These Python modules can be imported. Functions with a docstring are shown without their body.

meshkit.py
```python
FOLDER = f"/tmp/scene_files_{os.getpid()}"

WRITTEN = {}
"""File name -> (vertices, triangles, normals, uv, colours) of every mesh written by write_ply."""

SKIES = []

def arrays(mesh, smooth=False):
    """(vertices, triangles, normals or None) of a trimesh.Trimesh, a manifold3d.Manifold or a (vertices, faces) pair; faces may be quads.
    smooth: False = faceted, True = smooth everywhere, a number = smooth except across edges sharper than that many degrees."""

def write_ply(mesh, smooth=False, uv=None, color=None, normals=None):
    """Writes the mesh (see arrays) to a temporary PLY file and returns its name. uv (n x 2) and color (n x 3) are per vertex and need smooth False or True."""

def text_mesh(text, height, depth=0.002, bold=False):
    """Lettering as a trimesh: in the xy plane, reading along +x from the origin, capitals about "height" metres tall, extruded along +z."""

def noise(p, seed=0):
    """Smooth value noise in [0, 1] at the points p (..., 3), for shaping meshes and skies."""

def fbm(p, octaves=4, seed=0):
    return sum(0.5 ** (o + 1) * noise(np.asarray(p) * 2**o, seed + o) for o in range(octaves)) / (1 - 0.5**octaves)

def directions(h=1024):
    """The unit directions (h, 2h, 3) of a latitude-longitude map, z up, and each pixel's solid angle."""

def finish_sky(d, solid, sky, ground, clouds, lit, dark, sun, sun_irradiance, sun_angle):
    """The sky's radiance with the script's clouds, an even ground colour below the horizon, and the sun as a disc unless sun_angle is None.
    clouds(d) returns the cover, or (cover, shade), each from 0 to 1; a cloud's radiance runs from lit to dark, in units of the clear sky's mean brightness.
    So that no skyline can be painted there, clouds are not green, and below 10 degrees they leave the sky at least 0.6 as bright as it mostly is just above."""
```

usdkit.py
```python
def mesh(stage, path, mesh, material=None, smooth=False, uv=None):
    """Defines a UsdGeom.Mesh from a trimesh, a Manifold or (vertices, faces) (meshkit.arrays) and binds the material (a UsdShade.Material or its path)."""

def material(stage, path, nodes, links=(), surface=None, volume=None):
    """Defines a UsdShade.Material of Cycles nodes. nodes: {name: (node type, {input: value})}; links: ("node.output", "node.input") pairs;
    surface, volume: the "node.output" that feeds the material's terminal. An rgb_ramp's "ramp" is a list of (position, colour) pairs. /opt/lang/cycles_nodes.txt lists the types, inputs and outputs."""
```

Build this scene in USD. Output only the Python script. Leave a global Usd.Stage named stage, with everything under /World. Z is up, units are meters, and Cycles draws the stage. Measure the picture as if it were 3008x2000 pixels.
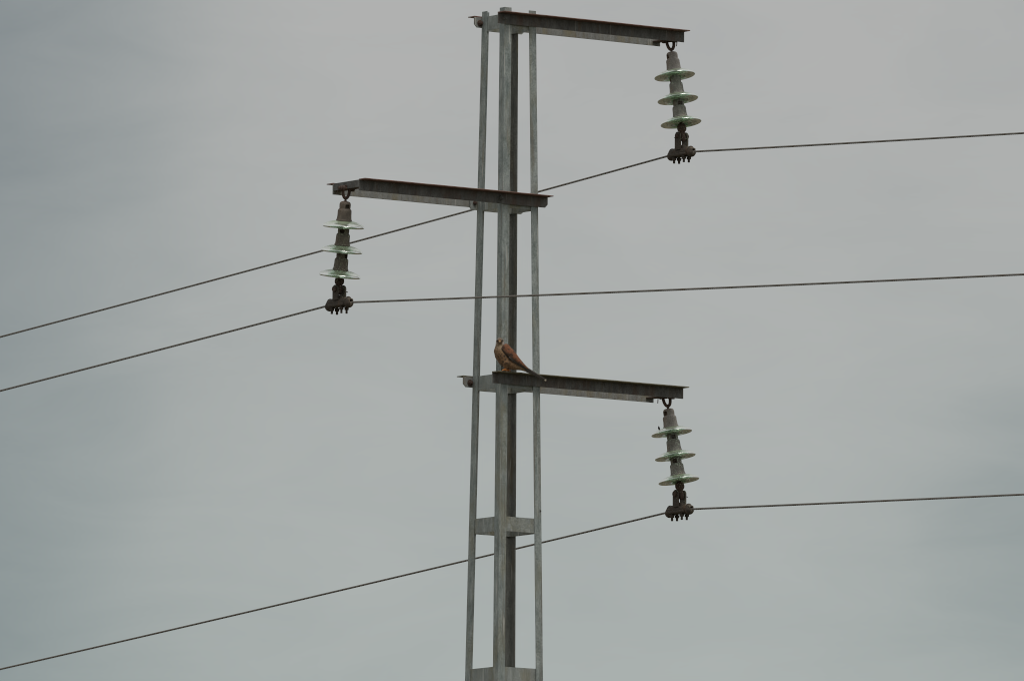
import math, random
import numpy as np, trimesh, manifold3d as m3d, usdkit, meshkit
from shapely.geometry import Polygon
from pxr import Usd, UsdGeom, UsdLux, UsdShade, Gf, Sdf, Vt

random.seed(4); RNG = np.random.default_rng(4)
stage = Usd.Stage.CreateInMemory()
UsdGeom.SetStageUpAxis(stage, UsdGeom.Tokens.z); UsdGeom.SetStageMetersPerUnit(stage, 1.0)
UsdGeom.Xform.Define(stage, '/World'); UsdGeom.Scope.Define(stage, '/World/Looks')

# ------------------------------------------------------------------ camera
PITCH, ROLL = math.radians(6.2), 0.0075
fw = np.array([0, math.cos(PITCH), math.sin(PITCH)]); rt0 = np.array([1., 0, 0]); up0 = np.cross(rt0, fw)
rt = rt0 * math.cos(ROLL) + up0 * math.sin(ROLL); up = up0 * math.cos(ROLL) - rt0 * math.sin(ROLL)
cam = UsdGeom.Camera.Define(stage, '/World/camera')
cam.CreateFocalLengthAttr(300.0); cam.CreateHorizontalApertureAttr(23.6); cam.CreateVerticalApertureAttr(23.6 * 680 / 1024)
cam.CreateClippingRangeAttr(Gf.Vec2f(0.5, 20000)); cam.CreateExposureAttr(0.0)
cam.AddTransformOp().Set(Gf.Matrix4d(*rt, 0, *up, 0, *(-fw), 0, 0, 0, 1.6, 1))

# ------------------------------------------------------------------ sky and sun (overcast)
SUN_AZ, SUN_EL = math.radians(146), math.radians(62)          # azimuth from +y clockwise: behind the camera, to the right
sd = np.array([math.sin(SUN_AZ) * math.cos(SUN_EL), math.cos(SUN_AZ) * math.cos(SUN_EL), math.sin(SUN_EL)])
CLOUD = 3.72
def direction(px, py):                                         # direction of a sky patch, from degrees right and degrees up
    a, e = math.radians(px), math.radians(py)
    return (math.sin(a) * math.cos(e), math.cos(a) * math.cos(e), math.sin(e))
sky_nodes = {
    'co': ('texture_coordinate', {}),
    'sky': ('sky_texture', {'sky_type': 'single_scattering', 'sun_disc': False, 'sun_elevation': SUN_EL, 'sun_rotation': SUN_AZ, 'altitude': 100.0}),
    'n1': ('noise_texture', {'scale': 17.0, 'detail': 3.0, 'roughness': 0.5}),
    'off': ('mapping', {'location': (3.7, 1.3, 0.4)}),
    'n2': ('noise_texture', {'scale': 60.0, 'detail': 3.0, 'roughness': 0.5}),
    'n2s': ('map_range', {'from_min': 0.3, 'from_max': 0.7, 'to_min': -0.02, 'to_max': 0.03}),
    'st': ('mapping', {'scale': (1.0, 1.0, 3.2), 'rotation': (0.0, 0.10, 0.0)}), 'n3': ('noise_texture', {'scale': 46.0, 'detail': 6.0, 'roughness': 0.62, 'distortion': 0.6}), 'n3s': ('map_range', {'from_min': 0.25, 'from_max': 0.75, 'to_min': -0.075, 'to_max': 0.075}), 'cov2': ('math', {'math_type': 'add'}),
    'cover': ('math', {'math_type': 'add'}),
    'ramp': ('rgb_ramp', {'ramp': [(p_, tuple(CLOUD * x for x in c_)) for p_, c_ in ((0.0, (0.50, 0.57, 0.595)), (0.3, (0.715, 0.77, 0.775)), (0.5, (0.885, 0.915, 0.905)), (0.66, (0.975, 0.99, 0.975)), (1.0, (1.04, 1.04, 1.02)))]}),
    'soft': ('math', {'math_type': 'multiply_add', 'value2': 0.55, 'value3': 0.355}),
    'low': ('rgb_ramp', {'ramp': [(0.0, (0.915, 0.975, 0.96)), (1.0, (1.0, 0.985, 0.975))]}),     # the air is greener towards the horizon
    'el': ('map_range', {'range_type': 'smoothstep', 'from_min': 0.07, 'from_max': 0.135, 'to_min': 0.0, 'to_max': 1.0, 'clamp': True}),
    'tint': ('mix_color', {'blend_type': 'multiply', 'fac': 1.0, 'use_clamp': False, 'use_clamp_result': False}),
    'sep': ('separate_xyz', {}),
    'zen': ('map_range', {'from_min': 0.2, 'from_max': 1.0, 'to_min': 1.0, 'to_max': 1.25, 'clamp': True}),
    'zc': ('vector_math', {'math_type': 'scale'}),
    'mix': ('mix_color', {'blend_type': 'mix', 'fac': 0.96, 'use_clamp': False}),
    'bg': ('background_shader', {'strength': 0.12}),
}
sky_links = [('co.generated', 'off.vector'), ('off.vector', 'n1.vector'), ('off.vector', 'n2.vector'), ('n2.fac', 'n2s.value'), ('n1.fac', 'soft.value1'), ('soft.value', 'cover.value1'), ('sep.z', 'el.value'), ('el.result', 'low.fac'), ('ramp.color', 'tint.a'), ('low.color', 'tint.b'), ('n2s.result', 'cover.value2'),
             ('co.generated', 'sep.vector'), ('sep.z', 'zen.value'), ('zen.result', 'zc.scale'),
             ('sky.color', 'mix.a'), ('mix.result', 'bg.color')]
# broad soft patches of the sky, bluer and darker (direction in degrees, radius, depth)
SKY_PATCHES = [(-2.7, 8.1, 0.046, 0.50), (-3.5, 6.2, 0.056, 0.36), (-3.2, 4.4, 0.058, 0.36), (2.4, 5.45, 0.020, 0.22), (2.7, 4.2, 0.034, 0.16), (3.2, 8.2, 0.026, 0.16), (0.0, 3.9, 0.030, 0.08)]
sky_links += [('co.generated', 'st.vector'), ('st.vector', 'n3.vector'), ('n3.fac', 'n3s.value'), ('cover.value', 'cov2.value1'), ('n3s.result', 'cov2.value2')]
prev = 'cov2.value'
for i, (gx, gy, rad, dep) in enumerate(SKY_PATCHES):
    sky_nodes[f'd{i}'] = ('vector_math', {'math_type': 'distance', 'vector2': direction(gx, gy)})
    sky_nodes[f'g{i}'] = ('map_range', {'range_type': 'smootherstep', 'from_min': 0.0, 'from_max': rad, 'to_min': dep, 'to_max': 0.0, 'clamp': True})
    sky_nodes[f's{i}'] = ('math', {'math_type': 'subtract'})
    sky_links += [('co.generated', f'd{i}.vector1'), (f'd{i}.value', f'g{i}.value'), (prev, f's{i}.value1'), (f'g{i}.result', f's{i}.value2')]
    prev = f's{i}.value'
sky_links += [(prev, 'ramp.fac'), ('tint.result', 'zc.vector1'), ('zc.vector', 'mix.b')]
sky_mat = usdkit.material(stage, '/World/Looks/overcast_sky', sky_nodes, sky_links, surface='bg.background')
dome = UsdLux.DomeLight.Define(stage, '/World/sky'); dome.CreateIntensityAttr(1.0)
UsdShade.MaterialBindingAPI.Apply(dome.GetPrim()).Bind(sky_mat)
dome.GetPrim().SetCustomDataByKey('kind', 'structure')
dome.GetPrim().SetCustomDataByKey('label', 'grey overcast sky with faint bluish darker patches')

sun = UsdLux.DistantLight.Define(stage, '/World/sun')
sun.CreateIntensityAttr(0.36); sun.CreateAngleAttr(24.0); sun.CreateNormalizeAttr(True); sun.CreateColorAttr(Gf.Vec3f(1.0, 0.96, 0.9))
zax = sd; xax = np.cross([0, 0, 1], zax); xax /= np.linalg.norm(xax); yax = np.cross(zax, xax)
sun.AddTransformOp().Set(Gf.Matrix4d(*xax, 0, *yax, 0, *zax, 0, 0, 0, 50, 1))

# ------------------------------------------------------------------ materials
def mat(name, nodes, links, surface='p.BSDF'):
    return usdkit.material(stage, '/World/Looks/' + name, nodes, links, surface=surface)

def weathered(name, base, dark, moss, rough=0.7, scale=26., streak=0.0, runs=0.0, moss_at=(0.52, 0.72), bump=0.25, metal=0.0):
    """Mottled old metal: two tones, patches of lichen, pale droppings running down."""
    n = {'co': ('texture_coordinate', {}),
         'st': ('mapping', {'scale': (1, 1, 0.35)}),
         'a': ('noise_texture', {'scale': scale, 'detail': 5.0, 'roughness': 0.65}),
         'b': ('noise_texture', {'scale': scale * 0.33, 'detail': 4.0, 'roughness': 0.6}),
         'c': ('noise_texture', {'scale': scale * 5, 'detail': 3.0, 'roughness': 0.7}),
         'ra': ('rgb_ramp', {'ramp': [(0.3, dark), (0.68, base)]}),
         'rb': ('map_range', {'from_min': moss_at[0], 'from_max': moss_at[1], 'to_min': 0.0, 'to_max': 0.85, 'clamp': True}),
         'm1': ('mix_color', {'b': moss}),
         'rc': ('map_range', {'from_min': 0.3, 'from_max': 0.7, 'to_min': 0.58, 'to_max': 1.38, 'clamp': True}),
         'm2': ('vector_math', {'math_type': 'scale'}),
         'p': ('principled_bsdf', {'roughness': rough, 'specular_ior_level': 0.35, 'metallic': metal}),
         'bp': ('bump', {'strength': bump, 'distance': 0.002})}
    l = [('co.object', 'st.vector'), ('st.vector', 'a.vector'), ('st.vector', 'b.vector'), ('co.object', 'c.vector'), ('a.fac', 'ra.fac'), ('ra.color', 'm1.a'), ('b.fac', 'rb.value'), ('rb.result', 'm1.fac'),
         ('m1.result', 'm2.vector1'), ('c.fac', 'rc.value'), ('rc.result', 'm2.scale'), ('c.fac', 'bp.height'), ('bp.normal', 'p.normal')]
    out = 'm2.vector'
    if streak:
        n.update({'sm': ('mapping', {'scale': (75., 75., 3.2), 'location': (2.3, 5.1, 0.7)}), 'sn': ('noise_texture', {'scale': 1.0, 'detail': 2.0, 'roughness': 0.5}),
                  'sr': ('map_range', {'from_min': 0.665, 'from_max': 0.73, 'to_min': 0.0, 'to_max': streak, 'clamp': True}), 'm3': ('mix_color', {'b': (0.62, 0.61, 0.56)})})
        l += [('co.object', 'sm.vector'), ('sm.vector', 'sn.vector'), ('sn.fac', 'sr.value'), ('sr.result', 'm3.fac'), (out, 'm3.a')]
        out = 'm3.result'
    if runs:                                                   # brown rust runs
        n.update({'vm': ('mapping', {'scale': (55., 55., 1.6), 'location': (9.3, 1.1, 4.7)}), 'vn': ('noise_texture', {'scale': 1.0, 'detail': 3.0, 'roughness': 0.6}),
                  'vr': ('map_range', {'from_min': 0.54, 'from_max': 0.70, 'to_min': 0.0, 'to_max': runs, 'clamp': True}), 'm4': ('mix_color', {'b': (0.135, 0.10, 0.068)})})
        l += [('co.object', 'vm.vector'), ('vm.vector', 'vn.vector'), ('vn.fac', 'vr.value'), ('vr.result', 'm4.fac'), (out, 'm4.a')]
        out = 'm4.result'
    l.append((out, 'p.base_color'))
    return mat(name, n, l)

M = {}
M['leg'] = weathered('weathered_galvanised_steel', (0.345, 0.378, 0.362), (0.158, 0.187, 0.18), (0.225, 0.215, 0.15), streak=0.8, runs=0.5)
M['leg_dark'] = weathered('darker_brown_galvanised_steel', (0.19, 0.195, 0.178), (0.108, 0.115, 0.104), (0.15, 0.13, 0.085), streak=0.5, runs=0.3)  # darker, browner steel tone for the whole far leg
M['brace'] = weathered('lichened_galvanised_plate', (0.325, 0.35, 0.335), (0.19, 0.21, 0.198), (0.225, 0.21, 0.14), streak=0.7, runs=0.25, moss_at=(0.46, 0.66))
M['beam'] = weathered('old_crossarm_steel', (0.27, 0.275, 0.26), (0.175, 0.175, 0.165), (0.225, 0.19, 0.11), moss_at=(0.5, 0.72), streak=0.35, scale=40., runs=0.4)
M['beam_rust_shade'] = weathered('shade_darkened_rusting_steel', (0.16, 0.16, 0.152), (0.068, 0.065, 0.06), (0.115, 0.076, 0.055), moss_at=(0.48, 0.66), scale=30., streak=0.25, runs=0.5)  # near bars: rust patches, plus flange shade darkened into the base colour
M['flange_rust'] = weathered('rusty_flange_edge', (0.24, 0.135, 0.11), (0.15, 0.085, 0.07), (0.23, 0.17, 0.13), moss_at=(0.55, 0.75))
M['flange_olive'] = weathered('lichened_flange_edge', (0.21, 0.19, 0.13), (0.13, 0.12, 0.085), (0.24, 0.20, 0.13), moss_at=(0.5, 0.7))
M['rust'] = weathered('dark_rusted_iron', (0.10, 0.062, 0.047), (0.055, 0.037, 0.03), (0.14, 0.075, 0.04), rough=0.75, scale=60., moss_at=(0.55, 0.72))
M['clamp'] = weathered('dark_clamp_iron', (0.074, 0.057, 0.042), (0.036, 0.029, 0.023), (0.105, 0.055, 0.03), rough=0.7, scale=50., moss_at=(0.55, 0.72))
M['clamp_pale'] = weathered('worn_pale_clamp_metal', (0.19, 0.165, 0.125), (0.09, 0.075, 0.06), (0.13, 0.08, 0.05), rough=0.7, scale=55.)
M['cap'] = weathered('grey_brown_cap_iron', (0.285, 0.265, 0.24), (0.175, 0.16, 0.145), (0.20, 0.125, 0.08), rough=0.65, scale=34., moss_at=(0.5, 0.68))
M['cap_brown'] = weathered('brown_cap_iron', (0.18, 0.15, 0.12), (0.105, 0.087, 0.072), (0.145, 0.09, 0.06), rough=0.65, scale=34., moss_at=(0.5, 0.68))
M['cable'] = weathered('dull_stranded_aluminium', (0.21, 0.195, 0.175), (0.14, 0.13, 0.118), (0.16, 0.13, 0.105), rough=0.6, scale=30.)
M['hole_shade'] = mat('hole_shade_black', {'p': ('principled_bsdf', {'base_color': (0.03, 0.026, 0.022), 'roughness': 0.9})}, [])  # near-black: the shade inside a hole put into the colour
M['concrete'] = weathered('grey_concrete', (0.36, 0.35, 0.33), (0.27, 0.265, 0.25), (0.22, 0.21, 0.17), scale=9.)
M['glass'] = mat('green_insulator_glass', {
    'co': ('texture_coordinate', {}), 'n': ('noise_texture', {'scale': 28.0, 'detail': 4.0, 'roughness': 0.6}),
    'sp': ('separate_xyz', {}), 'cb': ('combine_xyz', {'z': 0.0}), 'ln': ('vector_math', {'math_type': 'length'}),
    'rd': ('map_range', {'from_min': 0.082, 'from_max': 0.106, 'to_min': 0.44, 'to_max': 0.04, 'clamp': True}),
    'dr': ('map_range', {'from_min': 0.35, 'from_max': 0.7, 'to_min': -0.10, 'to_max': 0.14, 'clamp': True}), 'ad': ('math', {'math_type': 'add', 'use_clamp': True}),
    'g': ('principled_bsdf', {'base_color': (0.62, 0.86, 0.71), 'roughness': 0.18, 'transmission_weight': 1.0, 'ior': 1.5}),
    'd': ('principled_bsdf', {'base_color': (0.30, 0.38, 0.25), 'roughness': 0.65}),
    'ge': ('geometry', {}), 'gn': ('separate_xyz', {}), 'du': ('map_range', {'from_min': 0.5, 'from_max': 0.98, 'to_min': 0.0, 'to_max': 0.30, 'clamp': True}), 'a2': ('math', {'math_type': 'add', 'use_clamp': True}),   # dust on upward faces
    'mx': ('mix_closure', {})},
    [('co.object', 'n.vector'), ('n.fac', 'dr.value'), ('co.object', 'sp.vector'), ('sp.x', 'cb.x'), ('sp.y', 'cb.y'), ('cb.vector', 'ln.vector1'), ('ln.value', 'rd.value'), ('rd.result', 'ad.value1'), ('dr.result', 'ad.value2'),
     ('ge.normal', 'gn.vector'), ('gn.z', 'du.value'), ('ad.value', 'a2.value1'), ('du.result', 'a2.value2'), ('a2.value', 'mx.fac'), ('g.BSDF', 'mx.closure1'), ('d.BSDF', 'mx.closure2')], surface='mx.closure')
M['plumage'] = mat('plumage', {
    'at': ('attribute', {'attribute': 'plumage'}), 'co': ('texture_coordinate', {}), 'n': ('noise_texture', {'scale': 130.0, 'detail': 4.0, 'roughness': 0.7}),
    'r': ('map_range', {'from_min': 0.3, 'from_max': 0.7, 'to_min': 0.6, 'to_max': 1.35, 'clamp': True}), 's': ('vector_math', {'math_type': 'scale'}),
    'bp': ('bump', {'strength': 0.6, 'distance': 0.003}),
    'p': ('principled_bsdf', {'roughness': 0.75, 'specular_ior_level': 0.25, 'sheen_weight': 0.15})},
    [('co.object', 'n.vector'), ('n.fac', 'r.value'), ('at.color', 's.vector1'), ('r.result', 's.scale'), ('s.vector', 'p.base_color'), ('n.fac', 'bp.height'), ('bp.normal', 'p.normal')])
def plain(name, c, rough=0.5):
    return mat(name, {'co': ('texture_coordinate', {}), 'n': ('noise_texture', {'scale': 300.0, 'detail': 2.0}), 'r': ('rgb_ramp', {'ramp': [(0.3, tuple(x * 0.75 for x in c)), (0.7, tuple(x * 1.2 for x in c))]}),
                      'p': ('principled_bsdf', {'roughness': rough})}, [('co.object', 'n.vector'), ('n.fac', 'r.fac'), ('r.color', 'p.base_color')])
M['orange_skin'] = plain('orange_scaly_skin', (0.55, 0.19, 0.03))
M['claw'] = plain('black_claw', (0.02, 0.018, 0.016), 0.35)
M['beak_horn'] = plain('beak_horn', (0.30, 0.22, 0.13), 0.45)
M['cere'] = plain('yellow_orange_cere', (0.50, 0.24, 0.05), 0.5)
M['eye'] = plain('dark_eye', (0.012, 0.009, 0.007), 0.12)
M['dark_feather'] = plain('dark_flight_feather', (0.05, 0.042, 0.035), 0.7)
M['tail_feather'] = plain('grey_brown_tail_feather', (0.06, 0.05, 0.04), 0.7)
M['pale_feather'] = plain('pale_feather_tip', (0.42, 0.36, 0.27), 0.7)
M['speck'] = plain('black_speck', (0.02, 0.02, 0.018), 0.8)

# ------------------------------------------------------------------ helpers
used = {}
def numbered(path):
    k = used.get(path, 0); used[path] = k + 1
    return path if k == 0 else f'{path}_{k:03d}'
def tag(p, label=None, category=None, group=None, kind=None):
    p = p.GetPrim() if hasattr(p, 'GetPrim') else p
    for k, v in (('label', label), ('category', category), ('group', group), ('kind', kind)):
        if v: p.SetCustomDataByKey(k, v)
    return p
def thing(name, loc, rotz=0, quat=None, **kw):
    x = UsdGeom.Xform.Define(stage, numbered('/World/' + name)); x.AddTranslateOp().Set(Gf.Vec3d(*map(float, loc)))
    if rotz: x.AddRotateZOp().Set(float(rotz))
    if quat is not None: x.AddOrientOp().Set(Gf.Quatf(float(quat[0]), *map(float, quat[1:])))
    return tag(x, **kw)
def obj(name, mesh, m, parent=None, smooth=35, **kw):
    base = str(parent.GetPrim().GetPath()) if parent is not None else '/World'
    p = usdkit.mesh(stage, numbered(base + '/' + name), mesh, M[m] if isinstance(m, str) else m, smooth=smooth)
    return tag(p, **kw)
def tm(man):
    q = man.to_mesh(); return trimesh.Trimesh(np.array(q.vert_properties[:, :3]), np.array(q.tri_verts), process=False)
def cat(*ms): return trimesh.util.concatenate([tm(x) if hasattr(x, 'to_mesh') else x for x in ms])
def rbox(x0, x1, y0, y1, z0, z1, r=0.0012):
    """A box with chamfered edges."""
    pts = []
    for x, sx in ((x0, 1), (x1, -1)):
        for y, sy in ((y0, 1), (y1, -1)):
            for z, sz in ((z0, 1), (z1, -1)):
                pts += [(x, y + sy * r, z + sz * r), (x + sx * r, y, z + sz * r), (x + sx * r, y + sy * r, z)]
    return m3d.Manifold.hull_points(np.array(pts, float))
def frame(d):
    d = np.asarray(d, float); d = d / np.linalg.norm(d)
    h = np.array([0, 0, 1.]) if abs(d[2]) < 0.9 else np.array([1., 0, 0])
    x = np.cross(h, d); x /= np.linalg.norm(x); return np.stack([x, np.cross(d, x), d], 1)
def aimed(mesh, p, d):
    """A mesh built along +z, turned so that +z becomes d, moved to p."""
    T = np.eye(4); T[:3, :3] = frame(d); T[:3, 3] = p; m = mesh.copy(); m.apply_transform(T); return m
def lathe(prof, n=48):
    return trimesh.creation.revolve(np.array(prof, float), sections=n)
def rod(a, b, r, n=14, r2=None):
    a, b = np.asarray(a, float), np.asarray(b, float); L = np.linalg.norm(b - a); c = min(r * 0.18, L * 0.2); r2 = r if r2 is None else r2
    return aimed(lathe([(0, 0), (r - c, 0), (r, c), (r2, L - c), (r2 - c, L), (0, L)], n), a, b - a)
def hexnut(p, d, af, h):
    r = af / math.sqrt(3); m = lathe([(0, 0), (r * 0.96, 0), (r, h * 0.1), (r, h * 0.85), (r * 0.9, h), (0, h)], 6); return aimed(m, p, d)
def bolt(p, d, af=0.024, h=0.012, shank=0.012, washer=0.02):
    """Hexagon head standing on a washer, shank end beyond it; d points out of the surface."""
    p, d = np.asarray(p, float), np.asarray(d, float)
    return cat(rod(p - d * 0.004, p + d * 0.003, washer, 20), hexnut(p + d * 0.003, d, af, h), rod(p + d * (0.003 + h), p + d * (0.009 + h), shank * 0.55, 10))
def tube(path, r, n=14, closed=True):
    P = np.asarray(path, float); r = np.broadcast_to(r, len(P)); T = np.gradient(P, axis=0); T /= np.linalg.norm(T, axis=1)[:, None]
    x = frame(T[0])[:, 0]; V = []; th = np.arange(n) / n * 2 * math.pi
    for p, t, q in zip(P, T, r):
        x = x - t * (x @ t); x /= np.linalg.norm(x); y = np.cross(t, x)
        V.append(p + q * (np.cos(th)[:, None] * x + np.sin(th)[:, None] * y))
    V = np.array(V); k = len(P); F = []
    i = np.arange(k - 1)[:, None] * n; j = np.arange(n)[None]; j2 = (j + 1) % n
    F = np.concatenate([np.stack([i + j, i + j2, i + n + j2], -1).reshape(-1, 3), np.stack([i + j, i + n + j2, i + n + j], -1).reshape(-1, 3)])
    V = V.reshape(-1, 3); c0, c1 = len(V), len(V) + 1; V = np.vstack([V, P[0], P[-1]]); jj = np.arange(n)
    F = np.vstack([F, np.stack([np.full(n, c0), (jj + 1) % n, jj], -1), np.stack([np.full(n, c1), (k - 1) * n + jj, (k - 1) * n + (jj + 1) % n], -1)])
    return trimesh.Trimesh(V, F, process=False)
def ball(p, r, n=24): return m3d.Manifold.sphere(r, n).translate(tuple(map(float, p)))
def chain(pts, n=24):
    """Hulls of neighbouring spheres (x, y, z, r), joined."""
    return m3d.Manifold.batch_boolean([m3d.Manifold.batch_hull([ball(a[:3], a[3], n), ball(b[:3], b[3], n)]) for a, b in zip(pts, pts[1:])], m3d.OpType.Add)
def solid(mesh): return m3d.Manifold(m3d.Mesh(np.asarray(mesh.vertices, np.float32), np.asarray(mesh.faces, np.uint32)))

# ------------------------------------------------------------------ the ground
g = np.array([[-4000, -4000, 0], [4000, -4000, 0], [4000, 4000, 0], [-4000, 4000, 0.]])
M['ground'] = mat('dry_grassland', {
    'ge': ('geometry', {}), 'a': ('noise_texture', {'scale': 0.06, 'detail': 6.0, 'roughness': 0.6}), 'b': ('noise_texture', {'scale': 3.0, 'detail': 6.0, 'roughness': 0.7}),
    'ra': ('rgb_ramp', {'ramp': [(0.35, (0.065, 0.065, 0.035)), (0.65, (0.13, 0.11, 0.07))]}), 'rb': ('map_range', {'from_min': 0.3, 'from_max': 0.7, 'to_min': 0.6, 'to_max': 1.3}),
    's': ('vector_math', {'math_type': 'scale'}), 'bp': ('bump', {'strength': 0.8, 'distance': 0.05}), 'p': ('principled_bsdf', {'roughness': 0.95})},
    [('ge.position', 'a.vector'), ('ge.position', 'b.vector'), ('a.fac', 'ra.fac'), ('b.fac', 'rb.value'), ('ra.color', 's.vector1'), ('rb.result', 's.scale'), ('s.vector', 'p.base_color'), ('b.fac', 'bp.height'), ('bp.normal', 'p.normal')])
obj('ground', (g, np.array([[0, 1, 2], [0, 2, 3]])), 'ground', smooth=False, kind='structure', label='dry grassland around the foot of the pylon')

# ------------------------------------------------------------------ the pylon
ALPHA = math.radians(36.0); AXIS = np.array([-0.0345, 82.0, 0.0])
U = np.array([math.cos(ALPHA), math.sin(ALPHA), 0]); V = np.array([-math.sin(ALPHA), math.cos(ALPHA), 0])
def world(l): return AXIS + l[0] * U + l[1] * V + np.array([0, 0, l[2]])
def side(z): return 0.248 + (12.486 - z) * 0.02545             # the tower's width tapers upwards
pylon = thing('pylon', AXIS, 36.0, label='slender tapering grey steel pylon with three rusty crossarms against the sky', category='pylon')

def leg(sx, sy, z0, z1):
    w, t = 0.054, 0.006
    ring = [(0, 0), (w, 0), (w, t * 0.6), (w - t * 0.4, t), (t + 0.004, t), (t, t + 0.004), (t, w - t * 0.4), (t * 0.6, w), (0, w)]
    e = trimesh.creation.extrude_polygon(Polygon(ring), z1 - z0)
    m = solid(e).refine_to_length(0.25)
    m = tm(m); v = m.vertices.copy(); z = v[:, 2] + z0; h = side(z) / 2
    v = np.stack([sx * (h - v[:, 0]), sy * (h - v[:, 1]), z], 1)
    f = m.faces if sx * sy > 0 else m.faces[:, ::-1]
    return trimesh.Trimesh(v, f, process=False)
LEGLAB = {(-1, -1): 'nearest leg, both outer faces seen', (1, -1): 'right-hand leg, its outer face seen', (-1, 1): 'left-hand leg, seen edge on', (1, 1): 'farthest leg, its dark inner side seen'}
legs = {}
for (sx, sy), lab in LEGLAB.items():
    legs[sx, sy] = obj('leg', leg(sx, sy, -0.3, 12.608 + (0.006 if (sx, sy) == (-1, -1) else 0)), 'leg_dark' if (sx, sy) == (1, 1) else 'leg', pylon, smooth=20, label=lab)
obj('step_hole_disc', rod((side(9.42) / 2 + 0.0005 - 0.006, -side(9.42) / 2 - 0.0008, 9.421), (side(9.42) / 2 - 0.006, -side(9.42) / 2 + 0.003, 9.421), 0.007), 'hole_shade', legs[1, -1])  # solid dark disc painted to read as a shaded hole

ARMS = [dict(z=12.578, x0=-0.180, x1=1.292, tip=1, fl='flange_rust'), dict(z=11.428, x0=-1.257, x1=0.209, tip=-1, fl='flange_rust'), dict(z=10.283, x0=-0.224, x1=1.280, tip=1, fl='flange_olive')]
def brace_ring(zb, zt):
    """Four plates between the legs, set against the inside of their flanges."""
    for k in range(4):
        h0, h1 = side(zb) / 2 - 0.0065, side(zt) / 2 - 0.0065
        t = 0.006; pts = []
        for z, h in ((zb, h0), (zt, h1)):
            e = h - 0.0005
            pts += [(-e, -h, z), (e, -h, z), (-e + t, -h + t, z), (e - t, -h + t, z)]
        m = tm(m3d.Manifold.hull_points(np.array(pts)))
        m.apply_transform(trimesh.transformations.rotation_matrix(k * math.pi / 2, (0, 0, 1)))
        obj('brace_plate', m, 'brace', pylon, smooth=False)
for a in ARMS: brace_ring(a['z'] - 0.093, a['z'] - 0.004)
for zt in (9.372, 8.42, 7.45, 6.45, 5.4, 4.3, 3.15, 1.95, 0.7): brace_ring(zt - 0.092, zt)

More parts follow.
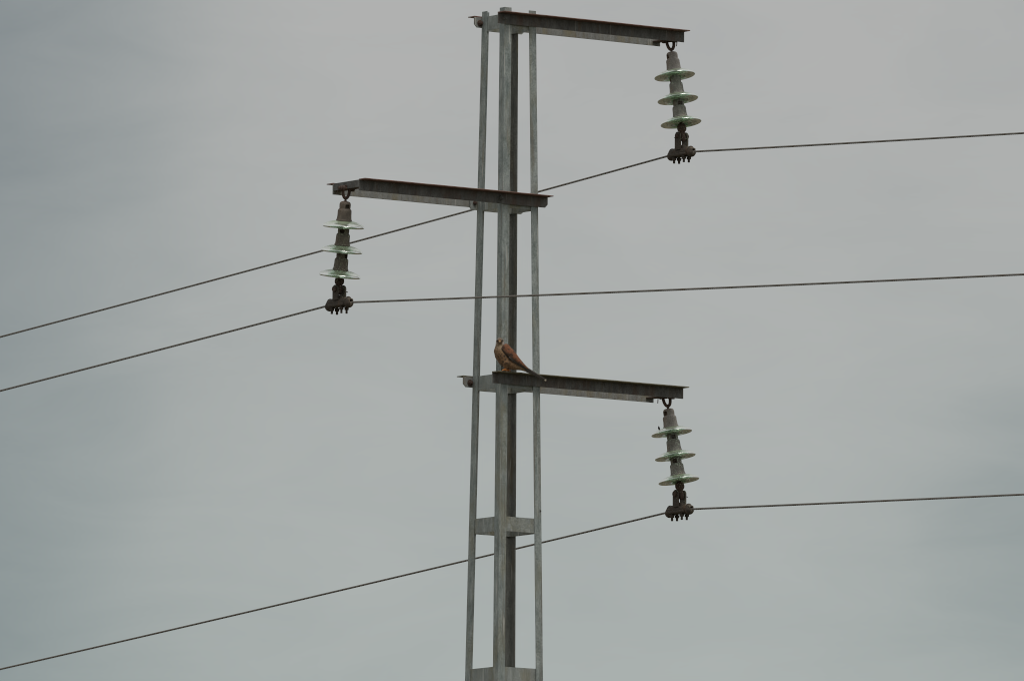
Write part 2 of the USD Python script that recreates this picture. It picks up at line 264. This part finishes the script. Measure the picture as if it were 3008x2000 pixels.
FL, WEB, TH = 0.070, 0.073, 0.007
for a in ARMS:
    z, x0, x1, tip = a['z'], a['x0'], a['x1'], a['tip']
    plane = side(z - 0.07) / 2 + 0.0015                         # inner face of the web, just off the leg
    root = x0 if tip > 0 else x1
    for s in (-1, 1):
        # web with clipped lower corner at the tower end
        web = rbox(x0, x1, *sorted((s * plane, s * (plane + TH))), z - WEB, z - TH - 0.0002, 0.001)
        cut = m3d.Manifold.cube((0.03, 0.2, 0.03), True).rotate((0, 45, 0)).translate((root, s * plane, z - WEB))
        if s > 0 or z == 11.428: web = web - cut
        # slightly bent, flaking outer edge of the flange
        n = 90; xs = np.linspace(x0, x1, n); ed = 0.0016 * (meshkit.fbm(np.stack([xs * 9, xs * 0 + s * 3 + z, xs * 0], 1), 3) - 0.5) * 2
        yo = plane + FL + ed; zw = 0.0012 * (meshkit.fbm(np.stack([xs * 3, xs * 0 + 7 + s + z, xs * 0], 1), 2) - 0.5) * 2
        ringv = []
        for x, y_, dz in zip(xs, yo, zw):
            ringv.append([(x, s * (plane + 0.0003), z - TH), (x, s * (y_ - 0.001), z - TH + 0.0012 + dz), (x, s * y_, z - TH + 0.0025 + dz), (x, s * y_, z - 0.0012 + dz), (x, s * (y_ - 0.0015), z + dz), (x, s * (plane + 0.0003), z)])
        Vv = np.array(ringv).reshape(-1, 3); k = 6; F = []
        for i in range(n - 1):
            for j in range(k):
                p, q = i * k + j, i * k + (j + 1) % k
                F += [(p, q, q + k), (p, q + k, p + k)]
        F += [(0, j + 1, j) for j in range(1, k - 1)] + [((n - 1) * k, (n - 1) * k + j, (n - 1) * k + j + 1) for j in range(1, k - 1)]
        fl = trimesh.Trimesh(Vv, F, process=False); trimesh.repair.fix_normals(fl)
        lab = ('near' if s < 0 else 'far') + ' angle bar of the ' + {12.578: 'top', 11.428: 'middle', 10.283: 'bottom'}[z] + ' crossarm'
        bm = obj('crossarm_beam', tm(web), 'beam' if s > 0 else 'beam_rust_shade', pylon, smooth=False, label=lab)
        obj('beam_flange', fl, a['fl'], bm, smooth=30)
        # bolts through the web at the legs
        bolts = {(12.578, -1): (-0.133,), (11.428, -1): (-0.164,), (12.578, 1): (-0.137,), (11.428, 1): (-0.163,), (10.283, 1): (-0.172,), (10.283, -1): ()}[z, s]
        for bx in bolts:
            obj('bolt', bolt((bx, s * (plane + TH) if s < 0 else s * plane, z - 0.036 - (0.008 if s > 0 else 0)), (0, -1, 0), 0.026, 0.015, 0.015, 0.021), 'rust' if s > 0 else 'beam_rust_shade', bm)
        # clip plate under the far bar
        if s > 0:
            cx = (0.19 if tip < 0 else 0.175)
            clip = m3d.Manifold.hull_points(np.array([(cx + dx, plane - 0.0025 + dy, z + dz) for dy in (0, -0.006) for dx, dz in ((-0.02, -0.03), (0.026, -0.03), (0.026, -0.078), (0.012, -0.089), (-0.02, -0.089))]))
            obj('clip_plate', tm(clip), 'brace', bm, smooth=False)
            if tip < 0:
                cx = -0.172
                clip = m3d.Manifold.hull_points(np.array([(cx + dx, plane - 0.0025 + dy, z + dz) for dy in (0, -0.006) for dx, dz in ((-0.028, -0.03), (0.03, -0.03), (0.03, -0.089), (-0.016, -0.089), (-0.028, -0.074))]))
                c = obj('clip_plate', tm(clip), 'brace', bm, smooth=False)
    # end piece joining the two bars at the tip: an upright bar, a lug for the shackle and corner straps
    xt = x1 if tip > 0 else x0
    e0, e1 = sorted((xt - tip * 0.003, xt - tip * 0.011)); pl = plane - 0.0003
    ep = obj('end_bar', tm(rbox(e0, e1, -pl, pl, z - 0.050, z - 0.004, 0.001)), 'beam_rust_shade', pylon, smooth=False)
    q0, q1 = sorted((xt - tip * 0.0113, xt - tip * 0.062))
    obj('end_shelf', tm(rbox(q0, q1, -pl, pl, z - 0.0505, z - 0.0435, 0.001)), 'rust', ep, smooth=False)
obj('footing', tm(rbox(-0.62, 0.62, -0.62, 0.62, -0.4, 0.16, 0.02)), 'concrete', pylon, smooth=False)

# ------------------------------------------------------------------ insulator strings
def cap_mesh(hole_az):
    m = solid(lathe([(0, 0.148), (0.020, 0.1475), (0.0290, 0.144), (0.0340, 0.137), (0.0358, 0.128), (0.0355, 0.110), (0.0345, 0.105), (0.0360, 0.101), (0.0415, 0.095), (0.0435, 0.087), (0.0440, 0.060), (0.0462, 0.037), (0.0480, 0.0345), (0.0500, 0.031), (0.0500, 0.026), (0.047, 0.0245), (0, 0.0245)], 40))
    slot = m3d.Manifold.hull_points(np.array([(x, y, z) for x in (0.012, 0.06) for y in (-0.015, 0.015) for z in (0.104, 0.126)] + [(x, y, 0.131) for x in (0.012, 0.06) for y in (-0.009, 0.009)]))
    return tm(m - slot.rotate((0, 0, math.degrees(hole_az))))
def glass_mesh():
    prof = [(0, 0.0243), (0.049, 0.0243), (0.054, 0.0245), (0.062, 0.0235), (0.080, 0.0195), (0.098, 0.0135), (0.113, 0.0072), (0.123, 0.0028), (0.1300, -0.0020), (0.1325, -0.0080), (0.1310, -0.0140), (0.1265, -0.0168), (0.1220, -0.0150),
            (0.1180, -0.0080), (0.111, -0.001), (0.103, 0.002), (0.0985, -0.003), (0.0965, -0.013), (0.0945, -0.0145), (0.0922, -0.013), (0.0905, -0.001), (0.0845, 0.005), (0.0765, 0.004), (0.0735, -0.007), (0.0715, -0.0165), (0.0692, -0.018), (0.0668, -0.0165), (0.0655, -0.003), (0.060, 0.004), (0.050, 0.004), (0.042, -0.004), (0.036, -0.006), (0.026, -0.004), (0, -0.003)]
    return lathe(prof, 72)
def rotmat_to(d):
    """Rotation that takes -z to d; returned as a matrix and a quaternion."""
    a, b = np.array([0, 0, -1.]), np.asarray(d, float) / np.linalg.norm(d); c = np.cross(a, b); w = 1 + a @ b; q = np.array([w, *c]); q /= np.linalg.norm(q)
    w, x, y, z = q
    return np.array([[1 - 2 * (y * y + z * z), 2 * (x * y - z * w), 2 * (x * z + y * w)], [2 * (x * y + z * w), 1 - 2 * (x * x + z * z), 2 * (y * z - x * w)], [2 * (x * z - y * w), 2 * (y * z + x * w), 1 - 2 * (x * x + y * y)]]), q
def insulator_string(pin, lean, pin_yaw, holes, rim0, capmat, headside, label, tilt_units=(0, 0, 0), speck=False, CLAMP=0.716):
    """pin: world point; lean: unit direction of the hanging string; built about the pin."""
    R, q = rotmat_to(lean)
    t = thing('insulator_string', pin, quat=q, label=label, category='insulator', group='glass insulator strings hanging from the crossarm tips')
    Y = math.radians(pin_yaw); pd = R.T @ np.array([math.cos(Y), math.sin(Y), 0.0])      # pin direction, level in the world
    dn = np.array([0, 0, -1.0]); pd = pd - dn * (pd @ dn) * 0.0; pd /= np.linalg.norm(pd)
    # shackle: a bow of round bar with two eyes, and its pin
    hw = 0.0235; path = []
    for k in range(25):
        th = math.pi * k / 24
        path.append(pd * (-hw * math.cos(th) * (1.0)) + dn * (0.010 + 0.052 * math.sin(th) ** 0.95))
    bow = tube(path, 0.0098, 14)
    eyes = [rod(pd * (s * (hw + 0.009)), pd * (s * (hw - 0.009)), 0.0185, 20) for s in (-1, 1)]
    sh = obj('shackle', cat(bow, *eyes), 'rust', t)
    head = pd * headside
    pinm = cat(rod(-head * 0.052, head * 0.040, 0.0095), hexnut(head * 0.0335, head, 0.034, 0.020), rod(-head * 0.0335, -head * 0.047, 0.0165, 18), rod(-head * 0.047, -head * 0.060, 0.0105))
    obj('shackle_pin', pinm, 'rust', sh)
    o = head * (-0.052); obj('split_pin', rod(o + np.array([0, 0, 0.012]), o + np.array([-0.012, 0, -0.04]), 0.0028, 8), 'rust', sh)
    obj('lug', cat(tm(rbox(-0.0135, 0.0135, -0.006, 0.006, -0.012, 0.022, 0.002))), 'rust', sh, smooth=False)
    obj('ball_pin', lathe([(0, -0.092), (0.012, -0.090), (0.0145, -0.084), (0.012, -0.079), (0.0072, -0.077), (0.0068, -0.068), (0.010, -0.060), (0.0115, -0.052), (0, -0.050)], 20), 'rust', sh)
    for k in range(3):
        z = -rim0 - 0.1555 * k; T = np.eye(4)
        if tilt_units[k]: T = trimesh.transformations.rotation_matrix(math.radians(tilt_units[k]), (0, 1, 0))
        T[2, 3] = z
        G = glass_mesh(); G.apply_transform(T); d = obj('insulator_disc', G, 'glass', t, smooth=50)
        C = cap_mesh(math.radians(holes[k])); C.apply_transform(T); obj('cap', C, capmat, d, smooth=32)
        P = lathe([(0, -0.050), (0.012, -0.049), (0.015, -0.043), (0.012, -0.038), (0.0085, -0.036), (0.0085, -0.008), (0.016, -0.0045), (0, -0.0045)], 18); P.apply_transform(T); obj('ball_pin', P, 'rust', d)
        if speck and k == 0:
            obj('speck', cat(tm(chain([(-0.076, -0.012, z + 0.024, 0.0055), (-0.077, -0.012, z + 0.033, 0.0062), (-0.0765, -0.012, z + 0.043, 0.0022)], 12))), 'speck', d)
    # socket eye below the last disc
    zb = -rim0 - 0.311
    eye = cat(tm(chain([(0, 0, zb - 0.037, 0.0285), (0, 0, zb - 0.046, 0.030)], 28) - m3d.Manifold.cube((0.05, 0.016, 0.018), True).translate((0.022 * math.cos(math.radians(holes[2])), -0.03, zb - 0.035))), tm(chain([(0, 0, zb - 0.06, 0.0165), (0, 0, zb - 0.115, 0.0185)], 18)))
    obj('socket_eye', eye, 'rust', t)
    # suspension clamp: two straps, boat-shaped body, two U bolts with nuts; wd is the line's direction
    B = R.T @ np.stack([-V, U, np.array([0, 0, 1.])], 1); pivot = np.array([0, 0, zb - 0.04])  # the clamp hangs level below the ball
    def put(m, at=(0, 0, 0)):
        m = tm(m) if hasattr(m, 'to_mesh') else m.copy(); T = np.eye(4); T[:3, :3] = B; T[:3, 3] = pivot - B @ pivot; m.apply_transform(T)
        if np.linalg.det(B) < 0: m.invert()
        return m
    zs, ze = zb - 0.067, zb - 0.150                            # straps: top and foot
    c = -CLAMP
    body = m3d.Manifold.batch_boolean([
        m3d.Manifold.batch_hull([ball((-0.075, 0, c - 0.002), 0.031), ball((0.075, 0, c - 0.002), 0.031)]),
        m3d.Manifold.batch_hull([ball((-0.106, 0, c - 0.018), 0.030), ball((-0.098, 0, c + 0.010), 0.022), ball((-0.06, 0, c - 0.004), 0.022)]),
        m3d.Manifold.batch_hull([ball((0.106, 0, c - 0.014), 0.028), ball((0.098, 0, c + 0.010), 0.021), ball((0.06, 0, c - 0.004), 0.022)]),
        m3d.Manifold.batch_hull([ball((-0.03, -0.006, c + 0.030), 0.014), ball((0.03, -0.006, c + 0.030), 0.014), ball((-0.05, 0, c), 0.024), ball((0.05, 0, c), 0.024)]),
        m3d.Manifold.batch_hull([ball((-0.072, 0.022, c - 0.017), 0.012), ball((0.072, 0.022, c - 0.017), 0.012), ball((-0.072, -0.022, c - 0.017), 0.012), ball((0.072, -0.022, c - 0.017), 0.012)])], m3d.OpType.Add)
    for s in (-1, 1):
        body = body - m3d.Manifold.cylinder(0.06, 0.007, 0.013, 16).rotate((0, s * 90, 0)).translate((s * 0.09, 0, c - 0.002))
    body = body.refine_to_length(0.006); bmesh = tm(body); bmesh.merge_vertices(); trimesh.smoothing.filter_taubin(bmesh, iterations=6)
    bo = obj('suspension_clamp', put(bmesh), 'clamp', t, smooth=50)
    for s in (-1, 1):
        strap = m3d.Manifold.batch_hull([m3d.Manifold.cylinder(0.011, 0.027, 0.027, 28).rotate((90, 0, 0)).translate((0, s * 0.029 + 0.0055, zs - 0.029)), rbox(-0.028, 0.028, s * 0.029 - 0.0055, s * 0.029 + 0.0055, c + 0.012, c + 0.03)])
        obj('strap', put(strap), 'clamp' if s < 0 else 'clamp_pale', bo, smooth=35)
    hb = -headside
    cot = cat(rod((0, -0.046, zs - 0.029), (0, 0.046, zs - 0.029), 0.009), rod((0, hb * 0.0348, zs - 0.029), (0, hb * 0.047, zs - 0.029), 0.0185, 18), rod((0, -hb * 0.0348, zs - 0.029), (0, -hb * 0.040, zs - 0.029), 0.014, 18))
    obj('clevis_bolt', put(cot), 'rust', bo)
    obj('split_pin', put(rod((0.0, hb * -0.044, zs - 0.040), (0.006, hb * -0.062, zs - 0.044), 0.0026, 8)), 'rust', bo)
    # keeper over the wire's mouth, paler where the cable rubs it
    kp = m3d.Manifold.batch_hull([ball((0.085, -0.012, c + 0.018), 0.008), ball((0.122, -0.010, c + 0.008), 0.008), ball((0.118, 0.014, c + 0.008), 0.008), ball((0.136, 0, c - 0.020), 0.011), ball((0.105, 0, c - 0.030), 0.010)])
    kp = kp - m3d.Manifold.cylinder(0.06, 0.006, 0.015, 16).rotate((0, 90, 0)).translate((0.09, 0, c - 0.002))
    obj('keeper', put(kp), 'clamp_pale', bo, smooth=60)
    for bx in (-0.052, 0.052):
        for by in (-0.020, 0.020):
            st = cat(rod((bx, by, c - 0.010), (bx, by, c - 0.070 - random.uniform(0, 0.004)), 0.0072, 12))
            ub = obj('bolt', put(st), 'clamp', bo)
            nut = cat(hexnut((bx, by, c - 0.037), (0, 0, -1), 0.026, 0.014), rod((bx, by, c - 0.033), (bx, by, c - 0.0368), 0.0165, 18))
            obj('nut', put(nut), 'clamp', bo) if False else None
            obj('nut', put(nut), 'clamp', bo)
    return t, pin + R @ (pivot + B @ (np.array([0, 0, c - 0.002]) - pivot))
def lean(dx, dy, L=0.70):
    return np.array([dx, dy, -math.sqrt(L * L - dx * dx - dy * dy)]) / L
STR = {}
for n, arm, cl, (dx, dy), yaw, holes, rim0, cm, hs, lab, tu, sp in (
    ('top', ARMS[0], 0.733, (0.094, -0.057), -22, (205, 190, 290), 0.2250, 'cap', -1, 'three-disc glass insulator string hanging from the right end of the top crossarm', (0, 0, 0), False),
    ('mid', ARMS[1], 0.720, (-0.048, 0.125), 30, (300, 255, 330), 0.2300, 'cap_brown', 1, 'browner three-disc glass insulator string under the left-pointing middle crossarm', (0, 1.0, 2.0), False),
    ('low', ARMS[2], 0.730, (0.107, -0.020), -20, (225, 280, 255), 0.2265, 'cap', 1, 'three-disc glass insulator string with a black speck, below the bottom crossarm', (0, 0, 0), True)):
    xs = (arm['x1'] - 0.015) if arm['tip'] > 0 else arm['x0'] + 0.004
    pin = world((xs, 0, arm['z'] - 0.0475))
    STR[n] = insulator_string(pin, lean(dx, dy), yaw, holes, rim0, cm, hs, lab, tu, sp, cl)

# ------------------------------------------------------------------ conductors
def strand(P0, gR, gL, tR=60., tL=60., r=0.0063):
    def centre(t):
        t = np.asarray(t, float); z = np.where(t > 0, -gR * np.abs(t), -gL * np.abs(t)) + 0.00045 * t * t
        z = z + 0.004 * np.exp(-(t / 0.1) ** 2) * 0
        return P0 + (-V)[None] * t[:, None] + np.array([0, 0, 1.])[None] * z[:, None]
    ts = np.concatenate([np.linspace(-tL, -12, 60), np.arange(-11.99, 11.99, 0.014), np.linspace(12, tR, 60)])
    P = centre(ts); n = 12; th = np.arange(n) / n * 2 * math.pi
    T = np.gradient(P, axis=0); T /= np.linalg.norm(T, axis=1)[:, None]
    X = np.cross(T, [0, 0, 1.]); X /= np.linalg.norm(X, axis=1)[:, None]; Yv = np.cross(X, T)
    tw = ts / 0.13 * 2 * math.pi
    rr = r * (1 + 0.06 * np.cos(6 * (th[None] - 0)) )
    ang = th[None] + tw[:, None]
    Vv = P[:, None] + rr[..., None] * (np.cos(ang)[..., None] * X[:, None] + np.sin(ang)[..., None] * Yv[:, None])
    k = len(ts); i = np.arange(k - 1)[:, None] * n; j = np.arange(n)[None]; j2 = (j + 1) % n
    F = np.concatenate([np.stack([i + j, i + j2, i + n + j2], -1).reshape(-1, 3), np.stack([i + j, i + n + j2, i + n + j], -1).reshape(-1, 3)])
    return trimesh.Trimesh(Vv.reshape(-1, 3), F, process=False)
WIRES = {'top': (0.0631, 0.0717, 'highest power line cable, clamped below the top crossarm, passing behind the pylon'),
         'mid': (0.0649, 0.0669, 'power line cable held by the left insulator string, crossing in front of the pylon'),
         'low': (0.0480, 0.0719, 'lowest power line cable, held below the bottom crossarm')}
for n, (gR, gL, lab) in WIRES.items():
    m = strand(STR[n][1], gR, gL)
    obj('cable', m, 'cable', smooth=True, label=lab, category='cable', group='power line cables')

# ------------------------------------------------------------------ the bird of prey, perched on the bottom crossarm
def mm(*p): return np.array(p, float) / 1000
FOOT = world((-0.149, -0.212, 10.2835))
bird = thing('falcon', FOOT, label='brown falcon with rufous wings perched on the bottom crossarm, facing the viewer', category='bird')
body = chain([(-.046, .004, .196, .0185), (-.046, 0, .186, .0255), (-.0455, .004, .160, .0275), (-.044, .006, .128, .0395), (-.036, .006, .105, .0420), (-.018, .004, .072, .0390), (.012, 0, .047, .0310), (.046, -.002, .034, .0245), (.088, -.006, .022, .0150), (.118, -.010, .007, .0075)], 32)
for s in (-1, 1):                                              # feathered thighs
    body = body + chain([(-.002, s * .016, .050, .026), (-.001 + s * .006, s * .015, .022, .0125)], 24)
body = body + chain([(-.047, -.016, .186, .020), (-.047, -.022, .184, .013)], 24)
body = body.refine_to_length(0.0035); bm = tm(body); bm.merge_vertices(); trimesh.smoothing.filter_taubin(bm, iterations=14)
v = bm.vertices; nz = meshkit.fbm(v * 160, 3)
v += bm.vertex_normals * ((nz - 0.5) * 0.0035)[:, None]; bm = trimesh.Trimesh(v, bm.faces, process=False)
def sm(x, a, b): t = np.clip((x - a) / (b - a), 0, 1); return t * t * (3 - 2 * t)
def blend(col, c, w): return col * (1 - w[:, None]) + np.array(c) * w[:, None]
def spot(p, c, r0, r1): return 1 - sm(np.linalg.norm((v - np.array(c)) / np.array([1, 1.3, 1]), axis=1), r0, r1)
v = bm.vertices
col = np.tile((0.215, 0.130, 0.066), (len(v), 1)).astype(float); col = blend(col, (0.30, 0.20, 0.115), sm(v[:, 2], 0.085, 0.14))               # buff brown underparts
col = blend(col, (0.27, 0.185, 0.105), sm(v[:, 0], 0.02, 0.09))                  # paler vent
sp_ = meshkit.noise(v * np.array([150, 150, 85]), 3); col = blend(col, (0.055, 0.038, 0.024), sm(sp_, 0.60, 0.78) * sm(v[:, 2], 0.02, 0.05) * (1 - sm(v[:, 2], 0.135, 0.165)))
col = blend(col, (0.36, 0.28, 0.19), spot(v, (-.047, -.03, .155), .012, .034))  # pale throat
col = blend(col, (0.205, 0.165, 0.125), sm(v[:, 2], .178, .188))                # grey-brown crown
col = blend(col, (0.15, 0.085, 0.045), spot(v, (-.047, -.036, .186), .008, .018))
for s in (-1, 1):
    col = blend(col, (0.52, 0.49, 0.45), spot(v, (-.047 + s * .0240, -.016, .178), .007, .0145))
    col = blend(col, (0.025, 0.020, 0.018), spot(v, (-.047 + s * .0170, -.030, .190), .004, .0082))
    col = blend(col, (0.040, 0.030, 0.024), spot(v, (-.047 + s * .0155, -.032, .178), .003, .0065))
col = blend(col, (0.06, 0.045, 0.03), spot(v, (-.047, -.034, .168), .003, .007))
back = sm(v[:, 1], 0.0, 0.02) * (1 - sm(v[:, 2], .170, .182)); col = blend(col, (0.20, 0.085, 0.042), back)
def colour_mesh(prim, c):
    UsdGeom.PrimvarsAPI(prim).CreatePrimvar('plumage', Sdf.ValueTypeNames.Color3fArray, 'vertex').Set(Vt.Vec3fArray.FromNumpy(np.asarray(c, np.float32)))
bp = obj('body', bm, 'plumage', bird, smooth=True); colour_mesh(bp, col * np.array([0.82, 0.76, 0.72]))

def blade(lower, upper, depth, bulge, n=36, k=12, edge=0.0025, jitter=0.0):
    """A folded wing or feather: spans between two curves (x, z), bulging towards -y by bulge(s)."""
    def curve(c):
        c = np.array(c, float); d = np.r_[0, np.cumsum(np.linalg.norm(np.diff(c, axis=0), axis=1))]; d /= d[-1]; s = np.linspace(0, 1, n)
        from scipy.interpolate import PchipInterpolator
        return np.stack([PchipInterpolator(d, c[:, 0])(s), PchipInterpolator(d, c[:, 1])(s)], 1)
    L_, U_ = curve(lower), curve(upper); s = np.linspace(0, 1, n); t = np.linspace(0, 1, k)
    front, backv = [], []
    for i in range(n):
        for tt in t:
            p = L_[i] * (1 - tt) + U_[i] * tt; b = bulge(s[i]) * math.sin(math.pi * min(max(tt, 0.0), 1.0)) ** 0.55; y = depth(s[i], tt)
            if jitter: y -= jitter * ((s[i] * 9 + 0.5 * math.floor(tt * 4)) % 1.0) * min(1, 4 * tt) * min(1, 4 * (1 - tt))
            front.append((p[0], y - b, p[1])); backv.append((p[0], y + edge, p[1]))
    Vv = np.array(front + backv); F = []; o = n * k
    for i in range(n - 1):
        for j in range(k - 1):
            a, b, c, d = i * k + j, i * k + j + 1, (i + 1) * k + j + 1, (i + 1) * k + j
            F += [(a, b, c), (a, c, d), (o + a, o + c, o + b), (o + a, o + d, o + c)]
    for i in range(n - 1):
        for j in (0, k - 1):
            a, d = i * k + j, (i + 1) * k + j
            F += [(a, d, o + d), (a, o + d, o + a)] if j == 0 else [(a, o + d, d), (a, o + a, o + d)]
    for j in range(k - 1):
        for i in (0, n - 1):
            a, b = i * k + j, i * k + j + 1
            F += [(a, o + a, o + b), (a, o + b, b)] if i == 0 else [(a, b, o + b), (a, o + b, o + a)]
    m = trimesh.Trimesh(Vv, F, process=False); trimesh.repair.fix_normals(m); return m
W_up = np.array([(-22, 166), (-8, 175), (4, 172), (22, 151), (47, 128), (69, 96), (96, 62), (122, 33), (140, 16)]) / 1000
W_lo = np.array([(-28, 158), (-37, 138), (-30, 121), (-10, 101), (22, 76), (59, 50), (90, 33), (116, 18), (136, 8)]) / 1000
wm = blade(W_lo, W_up, lambda s, t: -0.030 + 0.006 * s + 0.020 * t * (1 - s), lambda s: 0.016 * math.sin(math.pi * min(1, 0.12 + s * 0.86)) ** 0.7, 60, 20, 0.006, 0.0016)
wv = wm.vertices; wn = meshkit.noise(wv * 130, 5); c = np.tile((0.215, 0.082, 0.036), (len(wv), 1)).astype(float)
row = np.tile(np.repeat(np.linspace(0, 1, 60), 20), 2); tt = np.tile(np.tile(np.linspace(0, 1, 20), 60), 2)
def mixc(c, b, w): return c * (1 - w[:, None]) + np.array(b) * w[:, None]
c = mixc(c, (0.30, 0.135, 0.075), (1 - sm(row, 0.0, 0.18)) * sm(tt, 0.3, 0.8))
c = mixc(c, (0.13, 0.075, 0.042), (1 - sm(tt, 0.12, 0.52)))
c = mixc(c, (0.04, 0.028, 0.020), (1 - sm(tt, 0.02, 0.30)))
c = mixc(c, (0.05, 0.030, 0.020), sm(meshkit.noise(np.stack([row * 16, tt * 6, row * 0], 1), 9), 0.60, 0.74) * 0.85)
c = mixc(c, (0.17, 0.095, 0.055), sm(row, 0.72, 0.98)) * 0.85
for s_, yo in ((1, 0.0), (-1, 0.0)):
    w_ = wm.copy()
    if s_ < 0:
        vv = w_.vertices.copy(); vv[:, 1] = -vv[:, 1] + 0.004; vv[:, 0] -= 0.004; w_ = trimesh.Trimesh(vv, w_.faces[:, ::-1], process=False)
    wp = obj('wing', w_, 'plumage', bird, smooth=True); colour_mesh(wp, c)
    for k in range(6):                                         # long flight feathers, stacked below the coverts
        f = k / 5.0; x0, z0 = (10 + 62 * f) / 1000, (84 - 44 * f) / 1000
        tip = np.array([150 + 56 * (f ** 0.8), 4 - 37 * (f ** 0.8)]) / 1000; st = np.array([x0, z0]); dirv = tip - st; nn = np.array([-dirv[1], dirv[0]]); nn /= np.linalg.norm(nn); wd = 0.0085
        up_ = [st + nn * wd, st + dirv * 0.4 + nn * wd * 1.15, st + dirv * 0.8 + nn * wd * 0.85, tip + nn * 0.001]; lo_ = [st - nn * wd * 0.4, st + dirv * 0.4 - nn * wd * 0.6, st + dirv * 0.8 - nn * wd * 0.5, tip - nn * 0.001]
        fe = blade(lo_, up_, lambda s, t, k=k: -0.036 + 0.0022 * k + 0.012 * s, lambda s: 0.0025, 16, 5, 0.0015)
        if s_ < 0:
            vv = fe.vertices.copy(); vv[:, 1] = -vv[:, 1] + 0.004; fe = trimesh.Trimesh(vv, fe.faces[:, ::-1], process=False)
        obj('flight_feather', fe, 'dark_feather', wp, smooth=40)
tail = obj('tail', blade([(.070, .016), (.120, .001), (.170, -.022), (.215, -.046), (.238, -.058)], [(.080, .046), (.130, .024), (.180, -.007), (.222, -.036), (.244, -.053)], lambda s, t: -0.012 - 0.006 * s, lambda s: 0.003, 40, 8, 0.004), 'tail_feather', bird, smooth=40)
for k in range(5):
    o = (k - 2) * 0.0032; y = -0.018 - 0.0012 * k
    fe = blade([(.118, .002 + o), (.180, -.024 + o), (.225, -.050 + o), (.243 + 0.002 * k, -.060 + o * 0.6)], [(.120, .010 + o), (.182, -.017 + o), (.227, -.044 + o), (.246 + 0.002 * k, -.056 + o * 0.6)], lambda s, t, y=y: y, lambda s: 0.0012, 18, 4, 0.001)
    obj('tail_feather', fe, 'tail_feather' if k % 2 else 'dark_feather', tail, smooth=40)
obj('tail_tip', blade([(.236, -.059), (.246, -.064)], [(.240, -.050), (.250, -.057)], lambda s, t: -0.026, lambda s: 0.0012, 8, 4, 0.001), 'pale_feather', tail, smooth=40)
# face
bk = chain([(-.047, -.034, .186, .0062), (-.047, -.0415, .1835, .0045), (-.047, -.0455, .1775, .0018)], 20)
beak = obj('beak', tm(bk), 'beak_horn', bird, smooth=50); obj('cere', tm(chain([(-.0500, -.0345, .1895, .0036), (-.0440, -.0345, .1895, .0036)], 16)), 'cere', beak, smooth=50)
for s in (-1, 1):
    obj('eye', tm(ball((-.047 + s * .0158, -.0305, .1925), .0048, 20)), 'eye', bird, smooth=50)
    fx = -.001 + s * .010; fy = s * .013
    leg_ = chain([(fx - s * .003, fy, .030, .0060), (fx, fy - .002, .014, .0050), (fx, fy - .004, .006, .0058)], 16)
    for (dx, dy) in ((-.019, -.010), (-.011, -.021), (.006, -.022), (.012, .014)):
        leg_ = leg_ + chain([(fx, fy - .004, .006, .0050), (fx + dx * .55, fy - .004 + dy * .55, .0085, .0040), (fx + dx, fy - .004 + dy, .0038, .0034)], 14)
    fo = obj('foot', tm(leg_), 'orange_skin', bird, smooth=50)
    for (dx, dy) in ((-.019, -.010), (-.011, -.021), (.006, -.022), (.012, .014)):
        e = np.array([fx + dx, fy - .004 + dy, .0042]); d = np.array([dx, dy, 0]); d /= np.linalg.norm(d)
        obj('claw', tm(chain([(*e, .0020), (*(e + d * .005 + [0, 0, .001]), .0015), (*(e + d * .009 - [0, 0, .0030]), .0004)], 10)), 'claw', fo, smooth=50)
